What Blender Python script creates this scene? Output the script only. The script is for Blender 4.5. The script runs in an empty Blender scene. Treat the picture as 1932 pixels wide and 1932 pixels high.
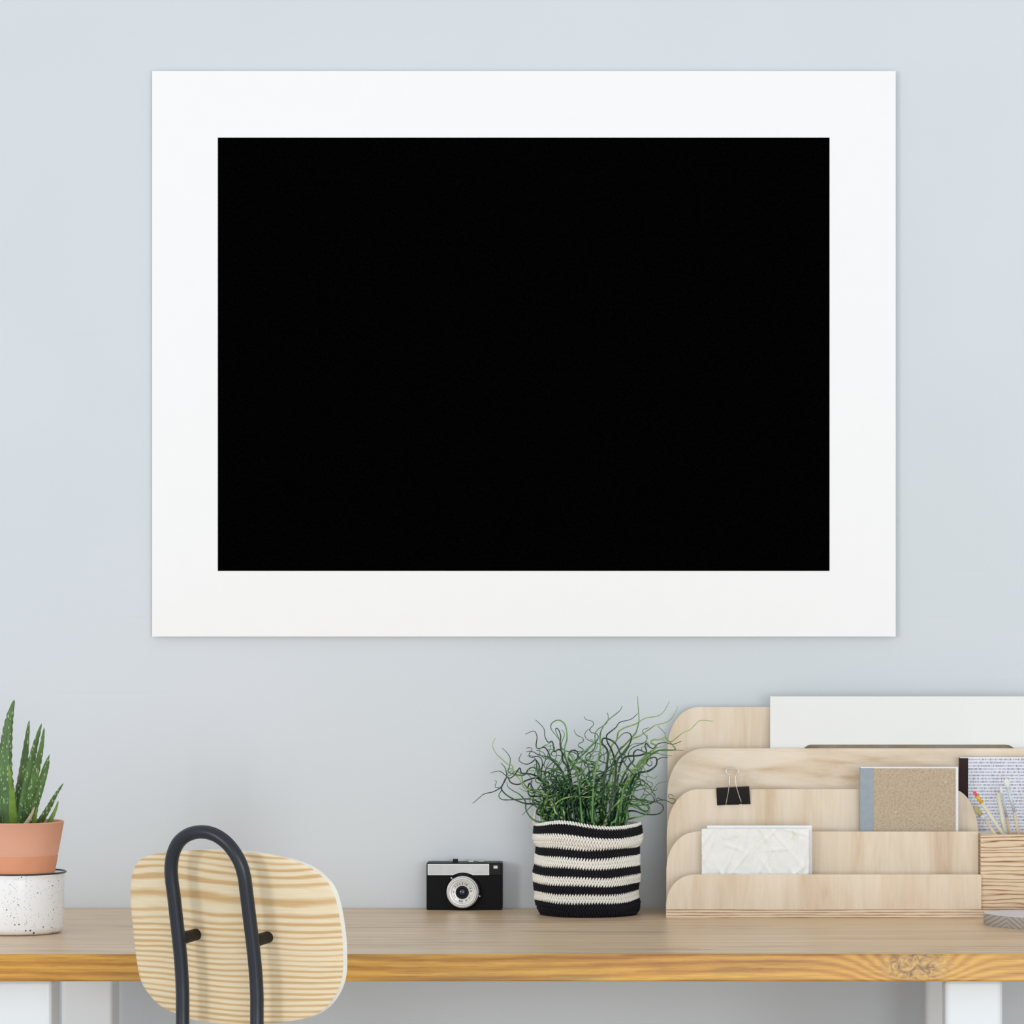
import bpy, bmesh, math, random
from mathutils import Vector, Matrix
random.seed(7)
S = bpy.context.scene
C = S.collection
PI = math.pi
sin, cos = math.sin, math.cos

# ------------------------------------------------------------------ camera, world, lights, exposure
F = 8000.0            # focal length in pixels of the 1932 px frame
VX, VY = 1363.0, 1080.0   # where the optical axis meets the picture
EYE = 1.193           # camera height above the floor
WALL = 5.6            # distance from the camera to the wall (the wall is the plane y = 0)
TOP = 0.75            # desk height
cd = bpy.data.cameras.new('camera')
cam = bpy.data.objects.new('camera', cd)
C.objects.link(cam)
cam.location = (0, -WALL, EYE)
cam.rotation_euler = (PI/2, 0, 0)
cd.sensor_width = 36
cd.lens = F/1932*36
cd.shift_x = (966-VX)/1932
cd.shift_y = (VY-966)/1932
cd.clip_end = 60
S.camera = cam

w = bpy.data.worlds.new('world')
S.world = w
w.use_nodes = True
bg = w.node_tree.nodes['Background']
bg.inputs['Color'].default_value = (0.93, 0.965, 1.0, 1)
bg.inputs['Strength'].default_value = 1.0

def area(name, loc, target, sx, sy, power, col):
    l = bpy.data.lights.new(name, 'AREA')
    l.shape = 'RECTANGLE'; l.size = sx; l.size_y = sy
    l.energy = power; l.color = col
    o = bpy.data.objects.new(name, l)
    C.objects.link(o)
    o.location = loc
    o.rotation_euler = (Vector(target)-Vector(loc)).to_track_quat('-Z', 'Y').to_euler()
    return o
area('window_light_left', (-3.4, -5.0, 1.6), (-0.35, -0.3, 1.0), 0.9, 1.0, 62, (0.985, 0.985, 0.985))
area('fill_light_right', (1.05, -5.5, 0.85), (0.2, 0, 0.55), 2.4, 1.3, 84, (0.975, 0.985, 1.0))  # added broad frontal fill beside the camera, lifts the low areas and gaps

vs = S.view_settings
vs.view_transform = 'Standard'
vs.look = 'None'
vs.gamma = 1
vs.use_curve_mapping = False
vs.exposure = -0.19

# ------------------------------------------------------------------ helpers
def X(px, d): return (px-VX)*d/F
def Z(py, d): return EYE-(py-VY)*d/F
def P(px, py, d): return Vector((X(px, d), d-WALL, Z(py, d)))
def ground(py, z=TOP): return (EYE-z)*F/(py-VY)      # distance of a point of height z seen at row py

def lin(c):
    return tuple(((v/255)/12.92 if v/255 <= .04045 else (((v/255)+.055)/1.055)**2.4) for v in c)

class MB:
    def __init__(s): s.v = []; s.f = []; s.m = []; s.sm = []
    def add(s, vs, fs, m=0, smooth=True):
        b = len(s.v)
        s.v += [Vector(v) for v in vs]
        for f in fs:
            s.f.append([b+i for i in f]); s.m.append(m); s.sm.append(smooth)
    def box(s, a, b, m=0):
        x0, y0, z0 = a; x1, y1, z1 = b
        v = [(x0,y0,z0),(x1,y0,z0),(x1,y1,z0),(x0,y1,z0),(x0,y0,z1),(x1,y0,z1),(x1,y1,z1),(x0,y1,z1)]
        s.add(v, [(0,3,2,1),(4,5,6,7),(0,1,5,4),(1,2,6,5),(2,3,7,6),(3,0,4,7)], m, False)
    def tube(s, pts, r, n=10, m=0, cap=True, closed=False):
        pts = [Vector(p) for p in pts]
        N = len(pts)
        rs = r if isinstance(r, (list, tuple)) else [r]*N
        t0 = (pts[1]-pts[0]).normalized()
        nrm = t0.orthogonal().normalized()
        vs = []
        pt = t0
        for i, p in enumerate(pts):
            if closed: t = (pts[(i+1) % N]-pts[i-1]).normalized()
            else: t = (pts[min(i+1, N-1)]-pts[max(i-1, 0)])
            if t.length < 1e-9: t = pt
            t = t.normalized()
            ax = pt.cross(t)
            if ax.length > 1e-7:
                nrm = Matrix.Rotation(pt.angle(t), 3, ax.normalized()) @ nrm
            nrm = (nrm - t*nrm.dot(t)).normalized()
            bn = t.cross(nrm)
            for k in range(n):
                a = 2*PI*k/n
                vs.append(p+(nrm*cos(a)+bn*sin(a))*rs[i])
            pt = t
        fs = []
        for i in range(N if closed else N-1):
            j = (i+1) % N
            for k in range(n):
                fs.append((i*n+k, i*n+(k+1) % n, j*n+(k+1) % n, j*n+k))
        if cap and not closed:
            fs.append(tuple(range(n-1, -1, -1)))
            fs.append(tuple((N-1)*n+k for k in range(n)))
        s.add(vs, fs, m)
    def lathe(s, prof, c, n=64, m=0, axis='z', mats=None):
        # prof: list of (radius, height) ; axis z up or y (towards the camera is -y)
        vs = []; fs = []
        for (r, h) in prof:
            for k in range(n):
                a = 2*PI*k/n
                if axis == 'z': vs.append((c[0]+r*cos(a), c[1]+r*sin(a), c[2]+h))
                else: vs.append((c[0]+r*cos(a), c[1]-h, c[2]+r*sin(a)))
        L = len(prof)
        for i in range(L-1):
            for k in range(n):
                fs.append((i*n+k, i*n+(k+1) % n, (i+1)*n+(k+1) % n, (i+1)*n+k))
        b = len(s.v)
        if mats is None: s.add(vs, fs, m)
        else:
            s.v += [Vector(v) for v in vs]
            for q, f in enumerate(fs):
                s.f.append([b+i for i in f]); s.m.append(mats[q//n]); s.sm.append(True)
        if prof[0][0] > 1e-5: s.f.append([b+k for k in range(n-1, -1, -1)]); s.m.append(m if mats is None else mats[0]); s.sm.append(False)
        if prof[-1][0] > 1e-5: s.f.append([b+(L-1)*n+k for k in range(n)]); s.m.append(m if mats is None else mats[-1]); s.sm.append(False)
    def ellipsoid(s, c, ax, n=8, k=5, m=0):
        c = Vector(c); vs = []; fs = []
        a, b, d = [Vector(q) for q in ax]
        vs.append(c-d)
        for i in range(1, k):
            t = -PI/2+PI*i/k
            for j in range(n):
                p = 2*PI*j/n
                vs.append(c+a*cos(t)*cos(p)+b*cos(t)*sin(p)+d*sin(t))
        vs.append(c+d)
        for j in range(n): fs.append((0, 1+(j+1) % n, 1+j))
        for i in range(k-2):
            for j in range(n):
                fs.append((1+i*n+j, 1+i*n+(j+1) % n, 1+(i+1)*n+(j+1) % n, 1+(i+1)*n+j))
        e = len(vs)-1
        for j in range(n): fs.append((e, 1+(k-2)*n+j, 1+(k-2)*n+(j+1) % n))
        s.add(vs, fs, m)
    def prism(s, outline, y0, y1, m=0, me=None):
        # outline: list of (x, z) ; extruded in y from y0 (front) to y1
        n = len(outline)
        vs = [(x, y0, z) for x, z in outline]+[(x, y1, z) for x, z in outline]
        ar = sum(outline[i][0]*outline[(i+1) % n][1]-outline[(i+1) % n][0]*outline[i][1] for i in range(n))
        f0, f1 = tuple(range(n)), tuple(range(2*n-1, n-1, -1))
        sd = [(i, n+i, n+(i+1) % n, (i+1) % n) for i in range(n)]
        if ar < 0:
            f0, f1 = f0[::-1], f1[::-1]; sd = [f[::-1] for f in sd]
        s.add(vs, [f0, f1], m, False)
        b = len(s.v)-2*n
        for f in sd:
            s.f.append([b+i for i in f]); s.m.append(m if me is None else me); s.sm.append(False)
    def build(s, name, mats, parent=None, bevel=0, seg=2, auto=None):
        me = bpy.data.meshes.new(name)
        off = Vector((0, 0, 0))
        q = parent
        while q is not None:
            off += q.location; q = q.parent
        me.from_pydata([v-off for v in s.v], [], s.f)
        if not isinstance(mats, (list, tuple)): mats = [mats]
        for mt in mats: me.materials.append(mt)
        me.polygons.foreach_set('material_index', s.m)
        me.polygons.foreach_set('use_smooth', s.sm)
        bm = bmesh.new(); bm.from_mesh(me)
        bmesh.ops.recalc_face_normals(bm, faces=bm.faces)
        bm.to_mesh(me); bm.free()
        me.update()
        o = bpy.data.objects.new(name, me)
        C.objects.link(o)
        if parent is not None: o.parent = parent
        if bevel:
            b = o.modifiers.new('bevel', 'BEVEL')
            b.width = bevel; b.segments = seg; b.limit_method = 'ANGLE'; b.angle_limit = math.radians(40)
            b.harden_normals = False
        if auto:
            me.set_sharp_from_angle(angle=math.radians(auto))
        return o

def tag(o, label=None, cat=None, group=None, kind=None):
    if label: o['label'] = label
    if cat: o['category'] = cat
    if group: o['group'] = group
    if kind: o['kind'] = kind
    return o
def thing(name, loc, label, cat, group=None):
    o = bpy.data.objects.new(name, None)
    C.objects.link(o)
    o.location = loc
    o.empty_display_size = 0.05
    return tag(o, label, cat, group)

def smooth(pts, k=6, closed=False):
    P_ = [Vector(p) for p in pts]; n = len(P_); out = []
    rng = n if closed else n-1
    for i in range(rng):
        if closed: a, b, c, d = P_[i-1], P_[i], P_[(i+1) % n], P_[(i+2) % n]
        else: a, b, c, d = P_[max(i-1, 0)], P_[i], P_[i+1], P_[min(i+2, n-1)]
        for j in range(k):
            t = j/k
            out.append(0.5*((2*b)+(c-a)*t+(2*a-5*b+4*c-d)*t*t+(3*b-a-3*c+d)*t**3))
    if not closed: out.append(P_[-1])
    return out

# ------------------------------------------------------------------ materials
class NT:
    def __init__(s, name):
        s.m = bpy.data.materials.new(name); s.m.use_nodes = True
        s.t = s.m.node_tree; s.b = s.t.nodes['Principled BSDF']
    def n(s, typ, **kw):
        o = s.t.nodes.new(typ)
        for k, v in kw.items():
            if k.startswith('i_'):
                o.inputs[k[2:].replace('_', ' ')].default_value = v
            else: setattr(o, k, v)
        return o
    def l(s, a, b): s.t.links.new(a, b)
    def obj(s): return s.n('ShaderNodeTexCoord').outputs['Object']
    def mapping(s, vec, scale=(1,1,1), loc=(0,0,0), rot=(0,0,0)):
        o = s.n('ShaderNodeMapping')
        o.inputs['Scale'].default_value = scale; o.inputs['Location'].default_value = loc; o.inputs['Rotation'].default_value = rot
        s.l(vec, o.inputs['Vector']); return o.outputs[0]
    def noise(s, vec, scale=1, detail=4, rough=.55, dist=0):
        o = s.n('ShaderNodeTexNoise')
        o.inputs['Scale'].default_value = scale; o.inputs['Detail'].default_value = detail
        o.inputs['Roughness'].default_value = rough; o.inputs['Distortion'].default_value = dist
        s.l(vec, o.inputs['Vector']); return o.outputs['Fac']
    def ramp(s, fac, stops, interp='LINEAR'):
        o = s.n('ShaderNodeValToRGB'); o.color_ramp.interpolation = interp
        el = o.color_ramp.elements
        while len(el) < len(stops): el.new(0.5)
        for e, (p, c) in zip(el, stops):
            e.position = p; e.color = (*c, 1) if len(c) == 3 else c
        s.l(fac, o.inputs[0]); return o.outputs[0]
    def math(s, op, a, b=0.0, c=None, clamp=False):
        o = s.n('ShaderNodeMath', operation=op, use_clamp=clamp)
        for i, v in enumerate((a, b, c)):
            if v is None: continue
            if isinstance(v, (int, float)): o.inputs[i].default_value = v
            else: s.l(v, o.inputs[i])
        return o.outputs[0]
    def mix(s, fac, a, b, mode='MIX'):
        o = s.n('ShaderNodeMix', data_type='RGBA', blend_type=mode)
        if isinstance(fac, (int, float)): o.inputs[0].default_value = fac
        else: s.l(fac, o.inputs[0])
        for i, v in ((6, a), (7, b)):
            if isinstance(v, tuple): o.inputs[i].default_value = (*v[:3], 1)
            else: s.l(v, o.inputs[i])
        return o.outputs[2]
    def xyz(s, vec):
        o = s.n('ShaderNodeSeparateXYZ'); s.l(vec, o.inputs[0]); return o.outputs
    def bump(s, h, strength=.3, dist=.001):
        o = s.n('ShaderNodeBump'); o.inputs['Strength'].default_value = strength; o.inputs['Distance'].default_value = dist
        s.l(h, o.inputs['Height']); s.l(o.outputs[0], s.b.inputs['Normal'])
    def done(s, col, rough=.5, spec=.5, metal=0):
        if isinstance(col, tuple): s.b.inputs['Base Color'].default_value = (*col[:3], 1)
        else: s.l(col, s.b.inputs['Base Color'])
        s.b.inputs['Roughness'].default_value = rough
        s.b.inputs['Specular IOR Level'].default_value = spec
        s.b.inputs['Metallic'].default_value = metal
        return s.m

def plain(name, col, rough=.5, spec=.5, metal=0, var=.06, scale=40, bump=0):
    t = NT(name); o = t.obj(); f = t.noise(o, scale, 3)
    c = t.ramp(f, [(.3, tuple(v*(1-var) for v in col)), (.7, tuple(min(1, v*(1+var)) for v in col))])
    if bump: t.bump(f, bump, .001)
    return t.done(c, rough, spec, metal)

def wood(name, stops, axis='x', along=1.5, across=40, fine=260, fineamt=.12, rough=.45, spec=.4, dist=.6, seed=0, bump=.05):
    t = NT(name); o = t.obj()
    sc = [across]*3; sf = [fine]*3
    i = 'xyz'.index(axis); sc[i] = along; sf[i] = along*5
    v = t.mapping(o, tuple(sc), (seed*3.1, seed*1.7, seed*2.3))
    f = t.noise(v, 1, 5, .55, dist)
    col = t.ramp(f, stops)
    v2 = t.mapping(o, tuple(sf), (seed, seed, seed))
    g = t.noise(v2, 1, 3, .6)
    sh = t.ramp(g, [(.3, (1-fineamt,)*3), (.6, (1, 1, 1))])
    col = t.mix(1.0, col, sh, 'MULTIPLY')
    if bump: t.bump(g, bump, .0005)
    return t.done(col, rough, spec)

def mat_wall():
    t = NT('painted_plaster'); o = t.obj()
    f = t.noise(o, 1.3, 3)
    c = t.ramp(f, [(.35, (.602, .643, .664)), (.65, (.638, .670, .706))])
    fine = t.noise(o, 260, 4, .7)
    st = t.noise(t.mapping(o, (9, 9, 130)), 1, 3, .6, 1.2)
    s2 = t.ramp(st, [(.70, (0, 0, 0)), (.78, (1, 1, 1))])
    sw = t.math('MULTIPLY', s2, .8)
    h = t.math('ADD', fine, sw)
    x, y, z = t.xyz(o)
    for (px, py, ln) in ((330,70,60),(1065,70,35),(1440,62,45),(92,414,12),(170,634,35),(188,1035,16),(262,1168,30),(205,1310,90),(1715,817,14),(1830,1080,40),(1772,1168,28),(1860,415,8)):
        # shallow trowel marks in the plaster
        a = t.math('MULTIPLY_ADD', x, WALL/ln*1.02, -X(px, WALL)*WALL/ln*1.02)
        a = t.math('MULTIPLY', a, F/WALL/WALL)
        b = t.math('MULTIPLY_ADD', z, 420, -Z(py, WALL)*420)
        q = t.math('ADD', t.math('MULTIPLY', a, a), t.math('MULTIPLY', b, b))
        h = t.math('MULTIPLY_ADD', t.math('EXPONENT', t.math('MULTIPLY', q, -1), 0), -3.0, h)
    t.bump(h, .10, .0012)
    return t.done(c, .75, .25)

def mat_desk(knot):
    # oak worktop: grain along x, a knot in the front edge
    t = NT('oiled_oak'); o = t.obj()
    x, y, z = t.xyz(o)
    kx = t.math('SUBTRACT', x, knot[0]); kz = t.math('SUBTRACT', z, knot[2]); ky = t.math('SUBTRACT', y, knot[1])
    r2 = t.math('ADD', t.math('ADD', t.math('MULTIPLY', t.math('MULTIPLY', kx, kx), .22), t.math('MULTIPLY', kz, kz)), t.math('MULTIPLY', ky, ky))
    g = t.math('EXPONENT', t.math('MULTIPLY', r2, -1/(2*.019**2)), 0)
    v = t.mapping(o, (3.2, 46, 46))
    big = t.noise(v, 1, 4, .55, .5)
    lowv = t.mapping(o, (1.2, 6, 6))
    low = t.noise(lowv, 1, 2)
    ph = t.math('ADD', t.math('MULTIPLY', z, 620), t.math('ADD', t.math('MULTIPLY', low, 26), t.math('MULTIPLY', g, 30)))
    nz = t.noise(t.mapping(o, (14, 90, 90)), 1, 4, .6, .8)
    ph = t.math('ADD', ph, t.math('MULTIPLY', nz, 5))
    ph = t.math('ADD', ph, t.math('MULTIPLY', y, 160))
    sn = t.math('MULTIPLY_ADD', t.math('SINE', ph), .5, .5)
    fac = t.math('ADD', t.math('MULTIPLY', big, .68), t.math('MULTIPLY', sn, .26))
    col = t.ramp(fac, [(.22, (.33, .13, .012)), (.40, (.50, .235, .026)), (.62, (.62, .34, .050)), (.80, (.70, .43, .10))])
    fib = t.noise(t.mapping(o, (12, 260, 420)), 1, 4, .65)
    col = t.mix(1.0, col, t.ramp(fib, [(.32, (.72, .66, .56)), (.52, (1, 1, 1))]), 'MULTIPLY')
    # darker mineral streaks
    stk = t.noise(t.mapping(o, (3.2, 34, 34), (3.3, 1.2, 0)), 1, 4, .6, .6)
    sm = t.ramp(stk, [(.54, (0, 0, 0)), (.70, (1, 1, 1))])
    col = t.mix(t.math('MULTIPLY', sm, .55), col, (.20, .12, .055))
    kn = t.noise(t.mapping(o, (70, 110, 110)), 1, 3, .6, 2.2)
    kc = t.ramp(kn, [(.33, (.13, .06, .022)), (.45, (.34, .19, .055)), (.62, (.58, .35, .10))])
    km = t.math('MULTIPLY', t.ramp(g, [(.50, (0, 0, 0)), (.85, (1, 1, 1))]), .9)
    col = t.mix(km, col, kc)
    t.bump(fib, .08, .0006)
    # pale tone on the flat top only, painting its grazing sheen into the colour
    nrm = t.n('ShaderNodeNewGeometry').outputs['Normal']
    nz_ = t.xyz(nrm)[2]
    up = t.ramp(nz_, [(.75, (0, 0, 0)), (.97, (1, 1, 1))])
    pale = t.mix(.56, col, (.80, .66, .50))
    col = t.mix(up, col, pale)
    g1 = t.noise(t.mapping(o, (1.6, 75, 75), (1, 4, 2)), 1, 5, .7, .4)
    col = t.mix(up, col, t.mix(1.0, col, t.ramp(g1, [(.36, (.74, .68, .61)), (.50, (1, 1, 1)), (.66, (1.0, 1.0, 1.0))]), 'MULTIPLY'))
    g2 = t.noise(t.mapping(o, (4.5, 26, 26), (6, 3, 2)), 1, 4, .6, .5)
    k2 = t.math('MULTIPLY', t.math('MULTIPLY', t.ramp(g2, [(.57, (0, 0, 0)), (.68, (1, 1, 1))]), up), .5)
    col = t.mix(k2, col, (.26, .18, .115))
    return t.done(col, .34, .5)

def mat_pine():
    t = NT('pine_veneer'); o = t.obj()
    x, y, z = t.xyz(o)
    low = t.noise(t.mapping(o, (4.5, 4.5, 5)), 1, 1)
    zz = t.math('ADD', z, t.math('MULTIPLY', t.math('SUBTRACT', low, .5), .030))
    q = t.math('SUBTRACT', zz, .838)
    th = t.math('TANH', t.math('DIVIDE', q, .026), 0)
    ph = t.math('SUBTRACT', t.math('MULTIPLY', zz, 1080), t.math('MULTIPLY', th, 22.0))
    ph = t.math('ADD', ph, t.math('MULTIPLY', t.noise(t.mapping(o, (10, 10, 90), (4, 0, 0)), 1, 2), 3.6))
    sn = t.math('MULTIPLY_ADD', t.math('SINE', ph), .5, .5)
    amp = t.noise(t.mapping(o, (4, 4, 60), (7, 0, 0)), 1, 2)
    f = t.math('MULTIPLY', sn, t.math('MULTIPLY_ADD', amp, 1.1, .35))
    col = t.ramp(f, [(.30, (.735, .62, .43)), (.55, (.68, .53, .32)), (.85, (.57, .38, .185))])
    fib = t.noise(t.mapping(o, (30, 30, 700)), 1, 2)
    col = t.mix(1.0, col, t.ramp(fib, [(.35, (.93, .92, .90)), (.6, (1, 1, 1))]), 'MULTIPLY')
    return t.done(col, .5, .3)

def mat_edge(name, stops, sc=240, seed=0):
    t = NT(name); o = t.obj()
    z = t.xyz(o)[2]
    wv = t.noise(t.mapping(o, (6, 6, 75 if seed > 2 else 90), (seed, seed*2, seed*3)), 1, 3, .6)
    ph = t.math('ADD', t.math('MULTIPLY', z, 2*PI*sc), t.math('MULTIPLY', wv, 17 if seed > 2 else 9))
    s_ = t.math('MULTIPLY_ADD', t.math('SINE', ph), .5, .5)
    s_ = t.math('POWER', s_, .45)
    wk = t.noise(t.mapping(o, (14, 14, 300), (seed*2, 1, seed)), 1, 3, .6)
    f = t.math('ADD', t.math('MULTIPLY', s_, .55), t.math('MULTIPLY', wk, .55))
    col = t.ramp(f, stops)
    g = t.noise(t.mapping(o, (60, 60, 900)), 1, 2)
    col = t.mix(1.0, col, t.ramp(g, [(.35, (.9, .88, .86)), (.6, (1, 1, 1))]), 'MULTIPLY')
    t.bump(f, .1, .0006)
    return t.done(col, .6, .25)

def mat_speckle():
    t = NT('speckled_enamel'); o = t.obj()
    v = t.n('ShaderNodeTexVoronoi', feature='F1'); v.inputs['Scale'].default_value = 210
    t.l(o, v.inputs['Vector'])
    sz = t.noise(o, 55, 3, .6)
    thr = t.math('MULTIPLY', t.math('SUBTRACT', sz, .34), .85)
    cell = t.xyz(v.outputs['Color'])[0]
    k = t.math('MULTIPLY', t.math('LESS_THAN', v.outputs['Distance'], thr), t.math('GREATER_THAN', cell, .52))
    v2 = t.n('ShaderNodeTexVoronoi', feature='F1'); v2.inputs['Scale'].default_value = 420
    t.l(o, v2.inputs['Vector'])
    k2 = t.math('MULTIPLY', t.math('LESS_THAN', v2.outputs['Distance'], .26), t.math('GREATER_THAN', t.xyz(v2.outputs['Color'])[1], .60))
    col = t.mix(t.math('MULTIPLY', k2, .55), (.88, .895, .91), (.25, .26, .28))
    col = t.mix(k, col, (.02, .02, .022))
    return t.done(col, .25, .5)

def mat_aloe():
    t = NT('aloe_leaf'); o = t.obj()
    f = t.noise(o, 30, 3)
    col = t.ramp(f, [(.3, (.030, .085, .024)), (.7, (.085, .20, .050))])
    v = t.n('ShaderNodeTexVoronoi', feature='F1'); v.inputs['Scale'].default_value = 1
    t.l(t.mapping(o, (420, 420, 190)), v.inputs['Vector'])
    k = t.math('MULTIPLY', t.math('LESS_THAN', v.outputs['Distance'], .40), t.math('GREATER_THAN', t.xyz(v.outputs['Color'])[0], .58))
    col = t.mix(t.math('MULTIPLY', k, .75), col, (.36, .50, .26))
    t.b.inputs['Subsurface Weight'].default_value = .05
    return t.done(col, .38, .45)

def mat_print():
    # white cloth with short printed dashes in rows, a few of them pink
    t = NT('printed_cloth'); o = t.obj()
    x, y, z = t.xyz(o)
    row = t.math('MULTIPLY', z, 1/.00415)
    rf = t.math('FRACT', row)
    ri = t.math('FLOOR', row)
    cx = t.math('ADD', t.math('MULTIPLY', x, 1/.00175), t.math('MULTIPLY', t.math('SINE', t.math('MULTIPLY', ri, 12.9898)), 9))
    cf = t.math('FRACT', cx); ci = t.math('FLOOR', cx)
    wn = t.n('ShaderNodeTexWhiteNoise', noise_dimensions='2D')
    cb = t.n('ShaderNodeCombineXYZ'); t.l(ci, cb.inputs[0]); t.l(ri, cb.inputs[1]); t.l(cb.outputs[0], wn.inputs['Vector'])
    r1, r2, r3 = t.xyz(wn.outputs['Color'])
    hx = t.math('LESS_THAN', t.math('ABSOLUTE', t.math('SUBTRACT', cf, .5)), t.math('MULTIPLY_ADD', r1, .20, .16))
    hz = t.math('LESS_THAN', t.math('ABSOLUTE', t.math('SUBTRACT', rf, .5)), t.math('MULTIPLY_ADD', r2, .18, .16))
    k = t.math('MULTIPLY', hx, hz)
    ink = t.mix(t.math('GREATER_THAN', r3, .95), (.09, .10, .14), (.60, .25, .33))
    col = t.mix(t.math('MULTIPLY', k, .82), (.74, .76, .84), ink)
    return t.done(col, .8, .2)

def mat_kraft():
    t = NT('kraft_board'); o = t.obj()
    f = t.noise(o, 420, 4, .7)
    col = t.ramp(f, [(.3, (.36, .275, .185)), (.5, (.475, .385, .275)), (.72, (.56, .47, .35))])
    v = t.n('ShaderNodeTexVoronoi', feature='F1'); v.inputs['Scale'].default_value = 1
    t.l(t.mapping(o, (70, 70, 45), rot=(0, .6, 0)), v.inputs['Vector'])
    k = t.math('LESS_THAN', v.outputs['Distance'], .055)
    col = t.mix(k, col, (.75, .68, .5))
    t.bump(f, .1, .0005)
    return t.done(col, .8, .2)

M = {}
M['wall'] = mat_wall()
M['floor'] = wood('floor_boards', [(.3, (.62, .60, .58)), (.7, (.72, .70, .68))], 'x', 1, 20, 100, .1)
M['pine'] = mat_pine()
M['pine_edge'] = plain('pale_ply_edge', (.90, .87, .78), .5, .3)
M['tube'] = plain('black_powder_coat', (.009, .013, .020), .36, .45, var=.1)
M['tube_dark'] = plain('black_rubber', (.012, .011, .010), .6, .3)
M['white_paint'] = plain('white_painted_steel', (.70, .73, .745), .4, .4, var=.01, scale=5)
M['poster_white'] = plain('matte_white_paper', (.855, .85, .845), .7, .2, var=.004, scale=30)
M['poster_black'] = None
t = NT('matte_black_print'); f = t.noise(t.obj(), 500, 3, .7)
M['poster_black'] = t.done(t.ramp(f, [(.5, (.0006,)*3), (.8, (.0030,)*3)]), 1, 0)
PLY = [(.26, (.58, .42, .27)), (.40, (.70, .57, .42)), (.58, (.765, .66, .52)), (.8, (.80, .70, .58))]
M['ply_v'] = wood('birch_ply_upright_grain', PLY, 'z', 4, 26, 240, .06, .5, .3, .8, 1, .02)
M['ply_v2'] = wood('birch_ply_second_sheet', PLY, 'z', 3, 22, 240, .06, .5, .3, .8, 2, .02)
M['ply_v3'] = wood('birch_ply_third_sheet', PLY, 'z', 3, 22, 240, .06, .5, .3, .8, 3.4, .02)
M['ply_h'] = wood('birch_ply_level_grain', PLY, 'x', 6, 26, 240, .05, .5, .3, 1.6, 5, .02)
M['ply_edge'] = mat_edge('layered_ply_edge', [(.32, (.22, .09, .04)), (.42, (.46, .28, .15)), (.54, (.72, .57, .40)), (.8, (.80, .68, .52))], 290, 1)
M['box_edge'] = mat_edge('layered_block_edge', [(.30, (.28, .13, .055)), (.42, (.50, .32, .18)), (.56, (.68, .51, .34)), (.8, (.76, .62, .45))], 190, 4)
M['terracotta'] = plain('terracotta', (.76, .40, .275), .75, .25, var=.07, scale=14)
M['terracotta_dark'] = plain('deeper_terracotta', (.70, .31, .175), .75, .25, var=.07, scale=20)  # deeper tone for the lower wall, groove and inside of the pot
M['soil'] = plain('potting_soil', (.035, .022, .015), .9, .1, var=.5, scale=200)
M['speckle'] = mat_speckle()
M['enamel'] = plain('white_enamel', (.80, .82, .84), .2, .5, var=.01)
M['rim'] = plain('black_enamel_rim', (.02, .022, .028), .3, .5)
M['aloe'] = mat_aloe()
M['aloe_light'] = plain('young_aloe_leaf', (.15, .27, .045), .45, .4, var=.3, scale=60)
M['dry_leaf'] = plain('dried_leaf', (.50, .40, .30), .8, .2, var=.2, scale=100)
M['camera_black'] = plain('black_leatherette', (.0045, .005, .006), .6, .12, var=.2, scale=400, bump=.1)
M['camera_trim'] = plain('black_plastic', (.004, .004, .005), .4, .2)
M['alu'] = plain('brushed_aluminium', (.50, .515, .52), .38, .5, .35, var=.06, scale=60)
M['alu_light'] = plain('satin_silver', (.66, .66, .64), .35, .5, .3, var=.03)
M['glass_dark'] = plain('coated_lens_glass', (.006, .010, .03), .06, .9)
M['finder'] = plain('viewfinder_window', (.62, .63, .65), .2, .6)
M['ink'] = plain('engraved_ink', (.05, .05, .055), .5, .3)
M['cream'] = plain('cream_cotton_yarn', (.84, .82, .755), .9, .15, var=.05, scale=300)
M['black_yarn'] = plain('black_cotton_yarn', (.011, .011, .015), .85, .2, var=.3, scale=300)
M['g1'] = plain('dark_rush', (.014, .050, .022), .42, .5, var=.3, scale=50)
M['g2'] = plain('green_rush', (.045, .150, .048), .42, .5, var=.3, scale=50)
M['g3'] = plain('bright_rush', (.12, .27, .075), .42, .5, var=.3, scale=50)
M['g4'] = plain('pale_rush', (.32, .44, .16), .45, .4, var=.2, scale=50)
M['panel_white'] = plain('white_laminate', (.775, .785, .765), .5, .3, var=.008, scale=20)
M['wire'] = plain('nickel_wire', (.62, .58, .54), .25, .6, .85)
M['clip_black'] = plain('black_clip_steel', (.008, .0075, .0075), .35, .3)
M['kraft'] = mat_kraft()
M['grey_cloth'] = plain('grey_blue_book_cloth', (.32, .365, .41), .8, .2, var=.06, scale=120)
M['pages'] = plain('white_pages', (.80, .82, .85), .8, .2, var=.02)
M['spine_dark'] = plain('dark_brown_cloth', (.035, .017, .018), .8, .2, var=.15, scale=200)
M['print'] = mat_print()
t = NT('handmade_paper'); o_ = t.obj()
f1 = t.noise(o_, 60, 4, .6, 1.2)
stn = t.noise(t.mapping(o_, (36, 36, 60), (2.4, 0, .3)), 1, 3)
zz = t.xyz(o_)[2]
edge = t.ramp(zz, [(.082, (0, 0, 0)), (.096, (1, 1, 1))])
mk = t.math('MULTIPLY', t.ramp(stn, [(.56, (0, 0, 0)), (.64, (1, 1, 1))]), edge)
colp = t.mix(t.math('MULTIPLY', mk, .55), t.ramp(f1, [(.3, (.765, .775, .745)), (.7, (.83, .84, .815))]), (.66, .58, .44))
M['paper'] = t.done(colp, .85, .15)
M['paper_plain'] = plain('smooth_white_paper', (.82, .83, .84), .8, .15, var=.01)
M['pale_wood'] = plain('pale_painted_wood', (.66, .63, .49), .5, .35, var=.04)
M['raw_handle'] = plain('raw_wood_handle', (.66, .52, .36), .5, .3, var=.06)
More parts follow.
